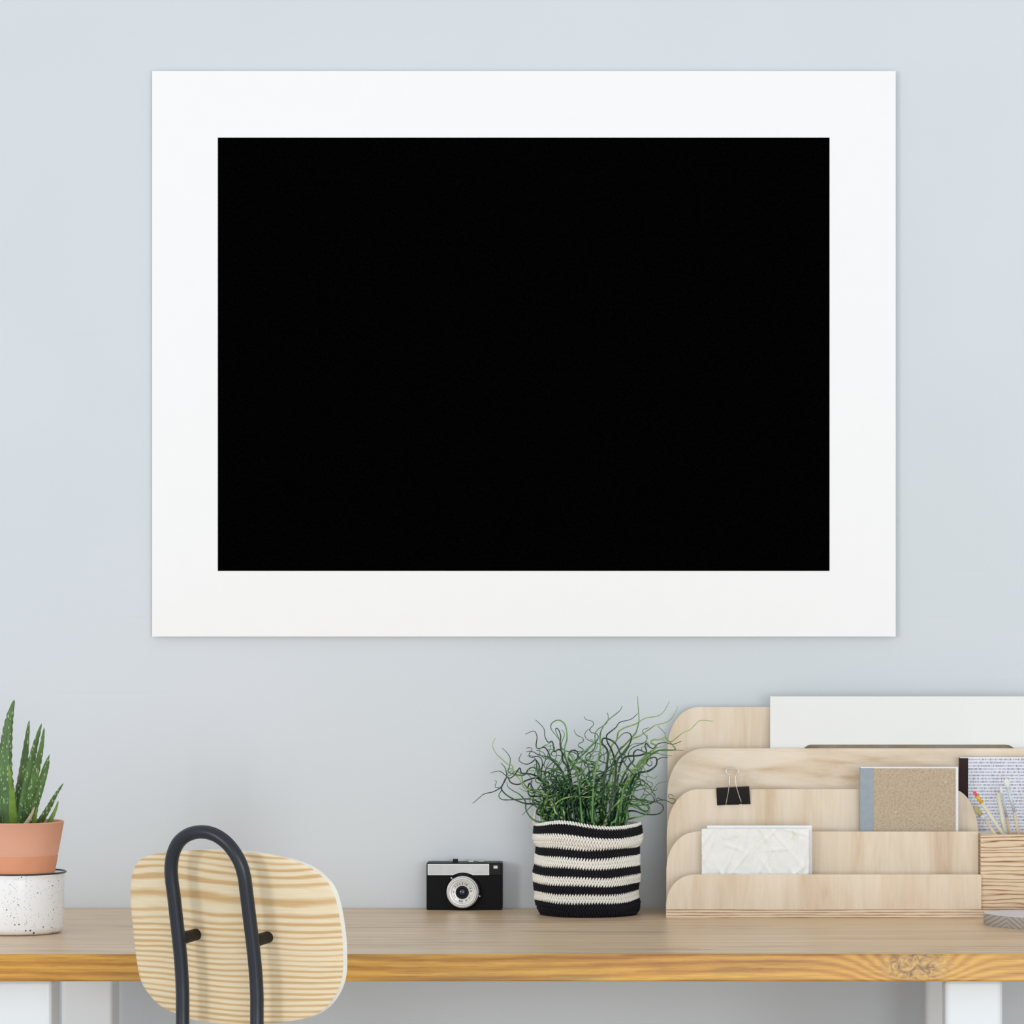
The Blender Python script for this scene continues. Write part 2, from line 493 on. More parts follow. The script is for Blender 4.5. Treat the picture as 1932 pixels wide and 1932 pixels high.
M['ferrule_yellow'] = plain('yellow_band', (.72, .43, .02), .4, .5, var=.2, scale=300)
M['eraser'] = plain('pink_eraser', (.78, .10, .15), .7, .2)
M['bristle_tan'] = plain('tan_bristles', (.42, .36, .17), .8, .2, var=.25, scale=500)
M['bristle_white'] = plain('white_bristles', (.74, .76, .73), .8, .2, var=.06, scale=500)
M['ferrule_pale'] = plain('pale_ferrule', (.56, .60, .64), .35, .5, .1)
t = NT('grey_washed_wood'); o_ = t.obj()
gx, gy, gz = t.xyz(o_)
chev = t.math('ABSOLUTE', t.math('SUBTRACT', gx, .012))
ph = t.math('ADD', t.math('MULTIPLY', chev, 900), t.math('MULTIPLY', gz, 1100))
ph = t.math('ADD', ph, t.math('MULTIPLY', t.noise(o_, 60, 3), 6))
sn = t.math('MULTIPLY_ADD', t.math('SINE', ph), .5, .5)
M['board'] = t.done(t.ramp(sn, [(.2, (.30, .265, .235)), (.8, (.42, .38, .34))]), .6, .3)
t = NT('grey_washed_wood_face'); o_ = t.obj()
M['board_top'] = t.done(t.ramp(t.noise(t.mapping(o_, (8, 60, 60)), 1, 3), [(.3, (.60, .57, .58)), (.7, (.68, .65, .66))]), .55, .35)

# ------------------------------------------------------------------ the setting
m = MB(); m.box((-4.2, 0, 0), (3.6, .12, 2.7)); tag(m.build('wall_back', M['wall']), kind='structure')
m = MB(); m.box((-4.2, -4.4, -.1), (3.6, .12, 0)); tag(m.build('floor', M['floor']), kind='structure')

# ------------------------------------------------------------------ desk
DF = ground(1800)            # distance of the desk's front edge
x0, x1 = X(-150, DF), X(2330, DF)
zb = Z(1851.5, DF+.002)
desk_loc = Vector(((x0+x1)/2, (DF-WALL)/2, 0))
desk = thing('desk', desk_loc, 'long oak desk with a knotty front edge and white legs', 'desk')
knot = Vector((X(1728, DF), DF-WALL, Z(1822, DF)))-desk_loc
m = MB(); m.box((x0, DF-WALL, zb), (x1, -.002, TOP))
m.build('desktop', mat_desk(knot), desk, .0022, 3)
def leg(pl, pr, d):
    m = MB(); lx0, lx1 = X(pl, d), X(pr, d)
    m.box((lx0, d-WALL, 0), (lx1, d-WALL+.068, zb+.0005))
    m.build('leg', M['white_paint'], desk, .006, 3)
leg(-12.5, 97, 4.95); leg(1783, 1892, 4.95)
leg(115, 212, 5.44); leg(1746, 1846, 5.44)

# ------------------------------------------------------------------ poster
post = thing('poster', (X(988, WALL), -.004, Z(1201, WALL)), 'large white-bordered poster with a plain black rectangle, hung flat on the wall', 'poster')
dp = WALL-.009
m = MB(); m.box((X(287, dp), -.009, Z(1201, dp)), (X(1690, dp), -.004, Z(134, dp)))
m.build('white_border', M['poster_white'], post)
m = MB(); m.box((X(500, WALL), -.004, Z(1100, WALL)), (X(1480, WALL), -.0001, Z(234, WALL)))
m.build('mount', M['poster_white'], post)
dq = WALL-.0095
m = MB(); m.box((X(411, dq), -.0095, Z(1077, dq)), (X(1565, dq), -.0088, Z(259.5, dq)))
tag(m.build('print', M['poster_black'], post), 'plain black printed rectangle')

# ------------------------------------------------------------------ chair seen from behind
TH = math.radians(25); D0 = 4.6; CX = X(450, D0)
ZL = Z(1860, D0)
def lean(z):
    q = z-ZL
    return -.20*(math.sqrt(q*q+.0009)+q)/2+.003
def chair_pt(px, py, wf, kz=0.0):
    z = .85; u = 0
    k = (px-VX)/F
    for _ in range(12):
        ww = wf+lean(z)+kz*u*u
        u = (k*(D0+ww*cos(TH))-CX-ww*sin(TH))/(cos(TH)+k*sin(TH))
        d = D0-u*sin(TH)+ww*cos(TH)
        z = EYE-(py-VY)*d/F
    return u, ww, z
def cw(u, ww, z):   # chair frame to the room
    return Vector((CX+u*cos(TH)+ww*sin(TH), D0-WALL-u*sin(TH)+ww*cos(TH), z))
chair = thing('chair', (CX, D0-WALL, 0), 'small chair with a striped pine backrest and bent black tube frame, before the desk', 'chair')
hoop_px = [(344.5,1912),(344.5,1880),(343.5,1850),(341,1810),(337,1770),(332.5,1730),(328,1690),(324,1660),(323,1635),(327,1610),
           (338,1588),(357,1574),(381,1569.5),(405,1575),(426,1589),(442,1608),(454,1630),(461,1655),(465,1685),(470,1725),(475,1765),(479.5,1805),(483,1845),(484.7,1880),(484.7,1912)]
hp = [chair_pt(x, y, 0) for x, y in hoop_px]
ul, ur = hp[0][0], hp[-1][0]
wl = hp[0][1]
hp = [(ul-.012, wl-.02, 0.0), (ul-.006, wl-.006, .25), (ul, wl, .45), (ul, wl, .58), (ul, wl, .66), (ul, wl, .69)]+hp+[(ur, wl, .69), (ur, wl, .66), (ur, wl, .58), (ur, wl, .45), (ur+.006, wl-.006, .25), (ur+.012, wl-.02, 0.0)]
pts = smooth([cw(*q) for q in hp], 8)
m = MB(); m.tube(pts, .0074, 20); m.build('back_frame', M['tube'], chair)
# backrest
out_px = [(245,1690),(246,1664),(251,1641),(262,1624),(280,1614),(305,1609),(343,1605.5),(385,1603.5),(430,1604.5),(475,1608),(520,1615.5),(560,1626),(590,1640.5),(610,1657),(624,1675),(634,1702),(640.5,1735),(645,1770),(646.5,1805),(645.5,1838),(638,1866),(623,1891),(602,1910),(572,1922),(530,1929),(480,1932),(425,1932),(370,1926),(328,1911),(302,1898),(280,1876),(264,1848),(255,1800),(249,1742),(246,1715)]
KC = .75
ol = [chair_pt(x, y, .030, KC) for x, y in out_px]
o2 = smooth([Vector((a[0], 0, a[2])) for a in ol], 5, True)
cu = sum(p.x for p in o2)/len(o2); cz = sum(p.z for p in o2)/len(o2)
def board_w(u, z): return .030+lean(z)+KC*u*u
m = MB(); n = len(o2); TB = .011
rings = [0.12, .3, .5, .7, .85, .96, .988, 1.0]
vs_, fs_ = [], []
for side in (0, 1):
    vs_.append(cw(cu, board_w(cu, cz)+TB*side, cz))
    for s_ in rings:
        for p in o2:
            u_ = cu+(p.x-cu)*s_; z_ = cz+(p.z-cz)*s_
            e = 0.0012*max(0, (s_-.97)/.03)**2
            vs_.append(cw(u_, board_w(u_, z_)+(TB-e if side else e), z_))
B = 1+len(rings)*n
mi = []
for side in (0, 1):
    b = side*B
    for k in range(n):
        f = (b, b+1+k, b+1+(k+1) % n); fs_.append(f if side else f[::-1]); mi.append(0)
    for r_ in range(len(rings)-1):
        for k in range(n):
            f = (b+1+r_*n+k, b+1+(r_+1)*n+k, b+1+(r_+1)*n+(k+1) % n, b+1+r_*n+(k+1) % n)
            fs_.append(f if side else f[::-1]); mi.append(0)
e0 = 1+(len(rings)-1)*n
for k in range(n):
    fs_.append((e0+k, B+e0+k, B+e0+(k+1) % n, e0+(k+1) % n)); mi.append(1)
m.add(vs_, fs_); m.m = mi
bk = m.build('backrest', [M['pine'], M['pine_edge']], chair, auto=50)
# pegs joining tube and backrest
for (px, py) in ((337.5, 1772), (475.5, 1777)):
    u, ww, z = chair_pt(px, py, 0)
    m = MB()
    a, b_ = cw(u, ww, z), cw(u+.002, board_w(u, z)+.001, z+.003)
    a2 = a.lerp(b_, .25)
    m.tube([a, a2, b_], [.0078, .0068, .0064], 16)
    m.build('mounting_peg', M['tube_dark'], chair)
# seat and front legs (under the picture)
so = []
for i in range(48):
    a = 2*PI*i/48; c_, s_ = cos(a), sin(a)
    so.append(cw(.155*(abs(c_)**.6)*math.copysign(1, c_), .165+.155*(abs(s_)**.6)*math.copysign(1, s_), .45))
m = MB(); nn = len(so)
m.add([p for p in so]+[p-Vector((0, 0, .012)) for p in so], [tuple(range(nn)), tuple(range(2*nn-1, nn-1, -1))]+[(i, nn+i, nn+(i+1) % nn, (i+1) % nn) for i in range(nn)], 0, False)
m.build('seat', M['pine'], chair, .002)
for u_, us in ((ul, ul-.035), (ur, ur+.035)):
    m = MB(); m.tube(smooth([cw(u_, wl, .431), cw(u_, .05, .430), cw(u_, .20, .430), cw(u_*1.0, .255, .42), cw(us, .275, .36), cw(us, .31, 0)], 6), .0074, 14)
    m.build('leg', M['tube'], chair)

# ------------------------------------------------------------------ enamel pot and aloe
dm = 5.215; mx = X(35, dm); my = dm-WALL
mug = thing('enamel_cup', (mx, my, TOP), 'white enamel cup with black speckles and black rim, carrying the aloe pot', 'cup')
R = X(120.5, dm)-X(35, dm)
zr = Z(1644, dm)-TOP
m = MB()
prof = [(0, 0), (R-.010, 0), (R-.005, .001), (R-.0015, .004), (R, .009), (R, zr-.008), (R+.0003, zr-.004), (R+.0022, zr-.0015)]
m.lathe(prof, (mx, my, TOP), 96)
m.build('body', M['speckle'], mug)
m = MB(); m.lathe([(R+.0012, zr-.0012), (R-.0015, zr-.003), (R-.0018, .012), (R-.012, .004), (0, .004)], (mx, my, TOP), 96)
m.build('inside', M['enamel'], mug)
m = MB(); rr = [(mx+(R+.0018)*cos(a), my+(R+.0018)*sin(a), TOP+zr-.0006) for a in [2*PI*i/96 for i in range(96)]]
m.tube(rr, .00115, 10, closed=True)
m.build('rim', M['rim'], mug)
aloe = thing('potted_aloe', (mx, my, TOP+.0042), 'spiky green aloe in a terracotta pot, set into the speckled enamel cup', 'plant')
zt = Z(1549, dm)
Rt = X(120.5, dm)-mx
zg = Z(1612, dm)
zlow = TOP+.0042
def rad(z):   # outer radius of the pot at height z
    a = (zt-z)/(zt-Z(1638, dm))
    return Rt-a*(X(120.5, dm)-X(104.5, dm))
zz_ = aloe.location.z
m = MB()
pr = [(0, zlow), (rad(zlow)-.002, zlow), (rad(zlow), zlow+.002), (rad(zg-.002), zg-.002), (rad(zg)-.0008, zg-.0002), (rad(zg), zg+.0018), (rad(zg)+.0003, zg+.003), (rad(zt)-.0004, zt-.001), (Rt, zt-.0008), (Rt-.0008, zt), (Rt-.0032, zt), (Rt-.0042, zt-.002), (rad(zt-.009)-.0045, zt-.009)]
m.lathe([(r, z-zlow) for r, z in pr], (mx, my, zlow), 96, mats=[1, 1, 1, 1, 0, 0, 0, 0, 0, 0, 1, 1, 1])
m.build('pot', [M['terracotta'], M['terracotta_dark']], aloe)
m = MB(); m.lathe([(0, 0), (rad(zt-.009)-.0046, 0), (rad(zt-.009)-.0046, .001), (.02, .0025), (0, .003)], (mx, my, zt-.009), 48)
m.build('soil', M['soil'], aloe)
def aloe_leaf(px, wpx, dd, mat='aloe', thick=.45):
    # px: centre-line pixels from base to tip; wpx: base width in px; dd: (depth at base, depth at tip)
    k = len(px)
    c = [P(x, y, dd[0]+(dd[1]-dd[0])*i/(k-1)) for i, (x, y) in enumerate(px)]
    c = smooth(c, 6); N = len(c)
    vs, fs = [], []; n = 12
    for i, p in enumerate(c):
        t = i/(N-1)
        wd = wpx*dm/F*(1-t)**.62*(1+.10*sin(t*3))/2+.0002
        tg = (c[min(i+1, N-1)]-c[max(i-1, 0)]).normalized()
        side = tg.cross(Vector((0, 1, 0))).normalized(); fr = side.cross(tg)
        tooth = 1+(.16 if i % 2 else 0)*(1 if t < .9 else 0)
        for q in range(n):
            a = 2*PI*q/n
            sx = cos(a)*wd*(tooth if q in (0, n//2) else 1); sy = sin(a)*wd*thick
            if sin(a) < 0: sy *= .35
            vs.append(p+side*sx-fr*sy)
    for i in range(N-1):
        for q in range(n): fs.append((i*n+q, i*n+(q+1) % n, (i+1)*n+(q+1) % n, (i+1)*n+q))
    fs += [tuple(range(n)), tuple((N-1)*n+q for q in range(n))[::-1]]
    m = MB(); m.add(vs, fs); m.build('leaf', M[mat], aloe)
b = 1562
aloe_leaf([(22,b),(12,1500),(9,1450),(12,1400),(18,1355),(27,1320)], 32, (5.215, 5.20))
aloe_leaf([(33,b),(36,1510),(43,1460),(49,1410),(55,1359)], 21, (5.225, 5.25))
aloe_leaf([(41,b),(47,1510),(55,1460),(66,1408),(78.5,1365)], 20, (5.21, 5.18))
aloe_leaf([(50,b),(56,1510),(67,1460),(77,1415),(83.5,1373)], 18, (5.205, 5.16))
aloe_leaf([(55,b),(62,1520),(74,1483),(84,1448),(94,1423)], 13, (5.225, 5.25))
aloe_leaf([(58,b),(66,1522),(78,1485),(88,1452),(93,1434)], 13, (5.20, 5.17))
aloe_leaf([(68,b),(78,1547),(93,1522),(105,1500),(119.5,1478)], 12, (5.205, 5.19))
aloe_leaf([(88,b),(93,1551),(100,1538),(106,1524),(110,1511)], 9, (5.215, 5.22), 'aloe_light')
aloe_leaf([(63,b),(65,1548),(68,1536),(69,1523)], 7, (5.19, 5.18), 'aloe_light')
aloe_leaf([(45,b),(52,1550),(60,1536),(65,1522)], 8, (5.185, 5.17), 'dry_leaf')
aloe_leaf([(26,b),(24,1530),(22,1490),(16,1440)], 16, (5.19, 5.15), 'aloe_light')
aloe_leaf([(8,b),(-4,1510),(-10,1460),(-22,1400)], 20, (5.22, 5.24))
aloe_leaf([(-8,b),(-25,1530),(-45,1500),(-70,1470)], 15, (5.21, 5.19))

# ------------------------------------------------------------------ film camera
dc = ground(1717); yc = dc-WALL
cx0, cx1 = X(804.5, dc), X(946.5, dc)
camr = thing('film_camera', ((cx0+cx1)/2, yc+.017, TOP), 'black and silver vintage film camera standing on the desk against the wall', 'camera')
zt_ = Z(1627.5, dc)
m = MB(); m.box((cx0, yc, TOP), (cx1, -.002, zt_-.0012)); m.build('body', M['camera_black'], camr, .0018, 3)
m = MB(); m.box((cx0+.0004, yc-.0006, Z(1652, dc)), (cx1-.0004, -.0025, zt_)); m.build('top_cover', M['camera_trim'], camr, .001, 2)
# silver face plate with an arch cut out above the lens
lx, lz = X(873.3, dc), Z(1682.5, dc)
ra = 36.5*dc/F
pts = [(X(807, dc), Z(1651, dc)), (X(807, dc), Z(1630, dc)), (X(923, dc), Z(1630, dc)), (X(923, dc), Z(1651, dc))]
hz = Z(1651, dc)-lz; hw = math.sqrt(ra*ra-hz*hz)
a0 = math.atan2(hz, hw)
for i in range(17):
    a = a0+(PI-2*a0)*i/16
    pts.append((lx+ra*cos(a), lz+ra*sin(a)))
m = MB(); m.prism(pts, yc-.0014, yc-.0004); m.build('face_plate', M['alu_light'], camr)
ins = .0009; pts2 = [(pts[0][0]+ins, pts[0][1]+ins), (pts[1][0]+ins, pts[1][1]-ins), (pts[2][0]-ins, pts[2][1]-ins), (pts[3][0]-ins, pts[3][1]+ins)]
ra2 = ra+ins; hz2 = hz+ins; hw2 = math.sqrt(ra2*ra2-hz2*hz2); a0 = math.atan2(hz2, hw2)
for i in range(17):
    a = a0+(PI-2*a0)*i/16; pts2.append((lx+ra2*cos(a), lz+ra2*sin(a)))
fp = bpy.data.objects['face_plate']
m = MB(); m.prism(pts2, yc-.0016, yc-.0013); m.build('inlay', M['alu'], fp)
u_ = dc/F
m = MB(); m.lathe([(0, 0), (33*u_, 0), (33*u_, .003), (30.5*u_, .004), (0, .004)], (lx+.0008, yc, lz), 64, axis='y')
m.build('lens_mount', M['camera_trim'], camr)
m = MB(); m.lathe([(0, 0), (30.3*u_, .0), (30.3*u_, .006), (29.6*u_, .007), (28.6*u_, .0072), (28.2*u_, .0085), (28.0*u_, .014), (27.2*u_, .0148), (25.5*u_, .0148), (24.8*u_, .0138), (24.2*u_, .0145), (21*u_, .0142), (20.6*u_, .0132), (20.0*u_, .0128), (13*u_, .0122), (12.4*u_, .0128), (12.0*u_, .012), (11.6*u_, .009), (0, .009)], (lx, yc, lz), 72, axis='y',
        mats=[0]*14+[1, 1, 2, 2])
lens = m.build('lens_barrel', [M['alu_light'], M['alu'], M['camera_trim']], camr, auto=35)
m = MB(); m.ellipsoid((lx-.0002, yc-.0085, lz), ((7.6*u_, 0, 0), (0, 0, 7.6*u_), (0, .003, 0)), 24, 12)
m.build('front_glass', M['glass_dark'], lens)
# engraved characters round the lens ring (too small in the photo to be read)
m = MB()
def glyph(ang, kind):
    r = 16.6*u_; c = Vector((lx+r*cos(ang), yc-.01275, lz+r*sin(ang)))
    rd = Vector((cos(ang), 0, sin(ang))); tg = Vector((sin(ang), 0, -cos(ang)))
    def bar(x0, y0, x1, y1, t_=.55):
        a = c+tg*x0*u_+rd*y0*u_; b_ = c+tg*x1*u_+rd*y1*u_
        m.tube([a, b_], t_*u_*.72, 5)
    if kind == 'C': bar(.9, 1.3, -.9, 1.3); bar(-.9, 1.3, -.9, -1.3); bar(-.9, -1.3, .9, -1.3)
    if kind == 'E': bar(.9, 1.3, -.9, 1.3); bar(-.9, 1.3, -.9, -1.3); bar(-.9, -1.3, .9, -1.3); bar(-.9, 0, .6, 0)
    if kind == 'T': bar(-1, 1.3, 1, 1.3); bar(0, 1.3, 0, -1.3)
    if kind == 'H': bar(-.9, 1.3, -.9, -1.3); bar(.9, 1.3, .9, -1.3); bar(-.9, 0, .9, 0)
    if kind == 'I': bar(0, 1.3, 0, -1.3)
    if kind == '.': bar(-.4, -.2, .4, -.2, .9)
    if kind == 'A': bar(-.9, -1.3, 0, 1.3); bar(.9, -1.3, 0, 1.3); bar(-.5, -.4, .5, -.4)
for deg, k in ((215,'I'),(203,'A'),(190,'.'),(175,'H'),(150,'.'),(140,'T'),(122,'C'),(105,'C'),(88,'E'),(72,'T'),(58,'E'),(34,'I'),(26,'T'),(8,'E'),(-22,'I'),(-38,'H'),(-56,'.'),(-64,'H'),(-92,'E'),(-100,'H'),(-110,'E')):
    glyph(math.radians(deg), k)
m.build('engraving', M['ink'], lens)
for (px, py, ax_, ay_) in ((851.5, 1656.5, 855, 1660.5), (905, 1691, 901, 1689.5)):
    m = MB(); p = P(px, py, dc-.006); m.ellipsoid(p, ((.0011, 0, 0), (0, .0013, 0), (0, 0, .0011)), 12, 8)
    m.tube([p, P(ax_, ay_, dc-.006)], .0005, 8); m.build('setting_lever', M['alu_light'], camr)
m = MB(); m.box((X(853.5, dc), yc+.008, zt_-.0005), (X(863, dc), yc+.015, Z(1621.5, dc))); m.build('shutter_button', M['camera_trim'], camr, .0006)
m = MB(); m.box((X(925, dc), yc-.0011, Z(1648, dc)), (X(945, dc), yc-.0003, Z(1630, dc))); m.build('viewfinder_frame', M['camera_trim'], camr, .0003)
m = MB(); m.box((X(931.2, dc), yc-.0016, Z(1638.7, dc)), (X(939, dc), yc-.0008, Z(1633.2, dc))); m.build('viewfinder', M['finder'], camr, .0003)
m = MB(); m.lathe([(0, 0), (.006, 0), (.006, .0016), (0, .0018)], (X(908, dc), yc+.017, zt_), 24); m.build('rewind_dial', M['alu'], camr)
m = MB(); m.box((X(883, dc), yc+.010, zt_), (X(893, dc), yc+.022, zt_+.0018)); m.build('flash_shoe', M['alu'], camr, .0003)

# ------------------------------------------------------------------ crocheted basket
db = 5.500; bx = X(1107.5, db); by = db-WALL
bask = thing('crochet_basket', (bx, by, TOP), 'black and white striped crochet basket with folded cuff, holding the curly plant', 'basket')
fr_d = 5.429
ybound = [1733, 1704.5, 1688, 1671, 1656, 1638.5, 1619.6, 1602, 1584]
cols = [1, 0, 1, 0, 1, 0, 1, 0]; nrow = [5, 3, 3, 3, 3, 3, 3, 3]
zrow = []; crow = []
for i in range(8):
    za, zb_ = Z(ybound[i], fr_d), Z(ybound[i+1], fr_d)
    if i == 0: za = TOP
    for j in range(nrow[i]):
        zrow.append(za+(zb_-za)*(j+.5)/nrow[i]); crow.append(cols[i])
ztop_body = Z(1584, fr_d)
# silhouette half widths (px) by row y, left and right of x = 1107.5
SIL = [(1733, 74, 78), (1727, 84, 88), (1718, 89, 99), (1706, 96, 101), (1695, 99, 97), (1685, 98, 95), (1675, 101.5, 96), (1660, 101.5, 99), (1645, 101.5, 100.5), (1632, 97.5, 100), (1616, 97, 100), (1600, 96, 99), (1584, 97, 99), (1550, 98, 100)]
def sil(y):
    if y >= SIL[0][0]: return SIL[0][1:]
    for a, b_ in zip(SIL, SIL[1:]):
        if b_[0] <= y <= a[0]:
            t_ = (a[0]-y)/(a[0]-b_[0]); return (a[1]+(b_[1]-a[1])*t_, a[2]+(b_[2]-a[2])*t_)
    return SIL[-1][1:]
def brad(z, ang, extra=0):
    y = VY+(EYE-z)*F/db
    L_, R_ = sil(y)
    c = cos(ang); k = (R_+L_)/2+(R_-L_)/2*c
    return k*db/F*.985+extra+.0006*sin(ang*5+z*90)
def wob(z, ang):
    return .0012*sin(ang*2+1.0)*(1 if z > TOP+.01 else 0)+.0007*sin(ang*5+z*60)
m = MB(); NS = 112
def stitch_row(m, z, col, par, rf, zf, h, inner=False, pitchn=NS):
    for s_ in range(pitchn):
        a = 2*PI*(s_+.5*par)/pitchn
        r = rf(a); zc = z+zf(a)
        t_ = Vector((-sin(a), cos(a), 0)); n_ = Vector((cos(a), sin(a), 0))
        wd = 2*PI*r/pitchn
        sg = 1 if par else -1
        L_ = h*(.90 if col == 0 else .80)
        axis = Vector((0, 0, 1))*L_+t_*sg*wd*.42
        lv = axis.normalized(); cr = lv.cross(n_).normalized()
        c = Vector((bx, by, 0))+n_*(r+(.0006 if col == 0 else .0001))+Vector((0, 0, zc+random.uniform(-.00025, .00025)))
        m.ellipsoid(c, (cr*wd*(.36 if col == 0 else .40), n_*.0018, axis), 7, 5, col)
for i, z in enumerate(zrow):
    h = (zrow[min(i+1, len(zrow)-1)]-zrow[max(i-1, 0)])/2 if 0 < i < len(zrow)-1 else .0040
    zz2 = z
    stitch_row(m, z, crow[i], i % 2, lambda a: brad(zz2, a), lambda a: wob(zz2, a), h)
# inner body wall behind the stitches
vsb = []; fsb = []; msb = []
lev = [TOP+.0006]+zrow+[ztop_body+.012]
for z in lev:
    for s_ in range(64):
        a = 2*PI*s_/64; r = brad(z, a)-.0007
        vsb.append((bx+r*cos(a), by+r*sin(a), z+wob(z, a)))
for i in range(len(lev)-1):
    for s_ in range(64):
        fsb.append((i*64+s_, i*64+(s_+1) % 64, (i+1)*64+(s_+1) % 64, (i+1)*64+s_)); msb.append(crow[min(max(i, 0), len(crow)-1)])
fsb.append(tuple(range(63, -1, -1))); msb.append(1)
b0 = len(m.v); m.v += [Vector(v) for v in vsb]
for f, q in zip(fsb, msb): m.f.append([b0+i for i in f]); m.m.append(q); m.sm.append(True)
m.build('knitted_wall', [M['cream'], M['black_yarn']], bask)
# folded cuff
m = MB()
def cuff_z(a):   # rim height change round the basket (front is a = -90 deg)
    q = math.degrees(a) % 360
    def g(c, w_): 
        d_ = (q-c+180) % 360-180
        return math.exp(-d_*d_/(2*w_*w_))
    return .0068*g(245, 22)-.0012*g(300, 25)+.0010*g(0, 25)+.001*g(90, 60)
zc0 = Z(1597.5, fr_d); zc1 = Z(1565.5, fr_d)
cr_rows = [0, 0, 0, 1, 1, 1, 0]
def cuff_r(k): 
    return lambda a: brad(TOP+.09, a, .0022)+[.0002, .0012, .0014, .0012, .0010, .0006, -.0012][k]
for k in range(7):
    z = zc0+(zc1-zc0)*(k+.5)/6
    if k == 6: z = zc1+.0016
    stitch_row(m, z, cr_rows[k], k % 2, cuff_r(k), lambda a, k=k: cuff_z(a)*(.35+.65*k/6)+.0018*sin(a*2+.6)*(1-k/6), (zc1-zc0)/6)
for k in range(3):    # the inner side of the fold
    stitch_row(m, zc1+.001-.004*k, 0, k % 2, lambda a: brad(TOP+.09, a, -.0012-.0006*k), lambda a: cuff_z(a), .004)
vs_, fs_, ms_ = [], [], []
sec = [(0, -.0006, zc0), (0, .0006, (zc0+zc1)/2), (0, .0002, zc1), (0, -.0012, zc1+.0015), (0, -.003, zc1), (0, -.003, zc1-.014)]
for q, (_, dr, z) in enumerate(sec):
    for s_ in range(96):
        a = 2*PI*s_/96; r = brad(TOP+.09, a, .0022)+dr
        k_ = min(1, max(0, (z-zc0)/(zc1-zc0)))
        vs_.append((bx+r*cos(a), by+r*sin(a), z+cuff_z(a)*(.35+.65*k_)))
for q in range(5):
    for s_ in range(96):
        fs_.append((q*96+s_, q*96+(s_+1) % 96, (q+1)*96+(s_+1) % 96, (q+1)*96+s_)); ms_.append([0, 1, 0, 0, 0][q])
b0 = len(m.v); m.v += [Vector(v) for v in vs_]
for f, q in zip(fs_, ms_): m.f.append([b0+i for i in f]); m.m.append(q); m.sm.append(True)
m.build('cuff', [M['cream'], M['black_yarn']], bask)
# twisted hanging loop at the rear left
m = MB()
lp = smooth([P(1007, 1560, 5.52), P(1009, 1540, 5.525), P(1012, 1527, 5.53), P(1015.5, 1523, 5.53), P(1018.5, 1528, 5.53), P(1019.5, 1542, 5.525), P(1019.5, 1560, 5.52)], 10)
m.tube(lp, [.0016+.0005*sin(i*1.6) for i in range(len(lp))], 8)
m.build('hanging_loop', M['cream'], bask)

# ------------------------------------------------------------------ curly rush in the basket
rush = thing('corkscrew_rush', (bx, by, Z(1600, db)), 'tangled green plant with curly corkscrew stems, growing out of the striped basket', 'plant')
m = MB(); m.lathe([(0, -.02), (.058, -.02), (.058, 0), (.03, .003), (0, .004)], (bx, by, Z(1585, db)), 40)
m.build('soil', M['soil'], rush)
m = MB()
def c7(l): return [(890+x/8.4, 1330+y/8.4) for x, y in l][::-1]
def c6(l): return [(1120+x/7.43, 1300+y/7.43) for x, y in l][::-1]
L7 = [([(1210,1900),(1190,1720),(1130,1610),(1000,1570),(840,1560),(640,1480),(520,1400),(475,1310),(550,1150),(530,1000),(460,920)][::-1], 0),
 ([(15,1560),(110,1480),(200,1410),(330,1380),(430,1330),(480,1280),(560,1140),(620,1230),(740,1260),(860,1200),(1000,1160),(1100,1200),(1200,1400),(1250,1650),(1300,1880)], 0),
 ([(560,1220),(570,1290),(640,1350),(760,1420),(850,1530),(860,1660),(930,1780),(1050,1850),(1250,1870),(1400,1900)], 1),
 ([(375,520),(330,640),(380,760),(480,860),(570,940),(640,960),(660,1060),(760,1180),(820,1300),(900,1345),(1000,1360),(1150,1400),(1300,1600),(1350,1880)], 3),
 ([(300,1075),(440,1050),(530,1110),(600,1160),(680,1110),(760,1000),(790,1080),(900,1090),(1050,1140),(1200,1300),(1300,1500),(1400,1880)], 0),
 ([(850,465),(980,415),(1035,500),(1020,650),(1060,695),(1150,670),(1210,740),(1260,850),(1400,1000),(1480,1200),(1520,1500),(1560,1880)], 0),
 ([(1010,235),(1140,370),(1160,500),(1210,590),(1275,580),(1300,680),(1310,740),(1400,710),(1500,880),(1560,1100),(1600,1400),(1650,1880)], 0),
 ([(1430,760),(1410,600),(1340,490),(1260,380),(1270,290),(1380,240),(1480,320),(1510,520),(1470,700),(1500,870),(1600,950),(1750,1050),(1850,1300),(1900,1880)], 2),
 ([(1390,540),(1335,420),(1340,370),(1380,400),(1410,500),(1400,620),(1430,760),(1450,900),(1520,1000),(1560,1300),(1640,1880)], 0),
 ([(480,680),(560,760),(610,850),(600,960),(580,1060),(680,1100),(830,1110),(900,1020),(980,990),(1060,1060),(1120,1180),(1300,1350),(1400,1600),(1450,1880)], 1),
 ([(790,770),(750,880),(860,940),(950,910),(1010,870),(1070,960),(1080,1040),(1230,1080),(1350,1200),(1480,1500),(1500,1880)], 0),
 ([(860,745),(950,735),(1080,800),(1210,830),(1350,960),(1440,1060),(1480,1180),(1540,1340),(1650,1600),(1720,1880)], 0),
 ([(2000,530),(1930,600),(1820,700),(1730,790),(1750,860),(1650,920),(1560,780),(1530,830),(1580,900),(1650,1000),(1700,1300),(1750,1880)], 2),
 ([(1600,715),(1530,800),(1560,880),(1640,880),(1690,790),(1640,720),(1560,740),(1530,850),(1620,950),(1800,1150),(1850,1500),(1880,1880)], 0),
 ([(1000,1560),(980,1480),(990,1380),(920,1240),(890,1330),(920,1440),(1050,1450),(1200,1500),(1300,1880)], 0)]
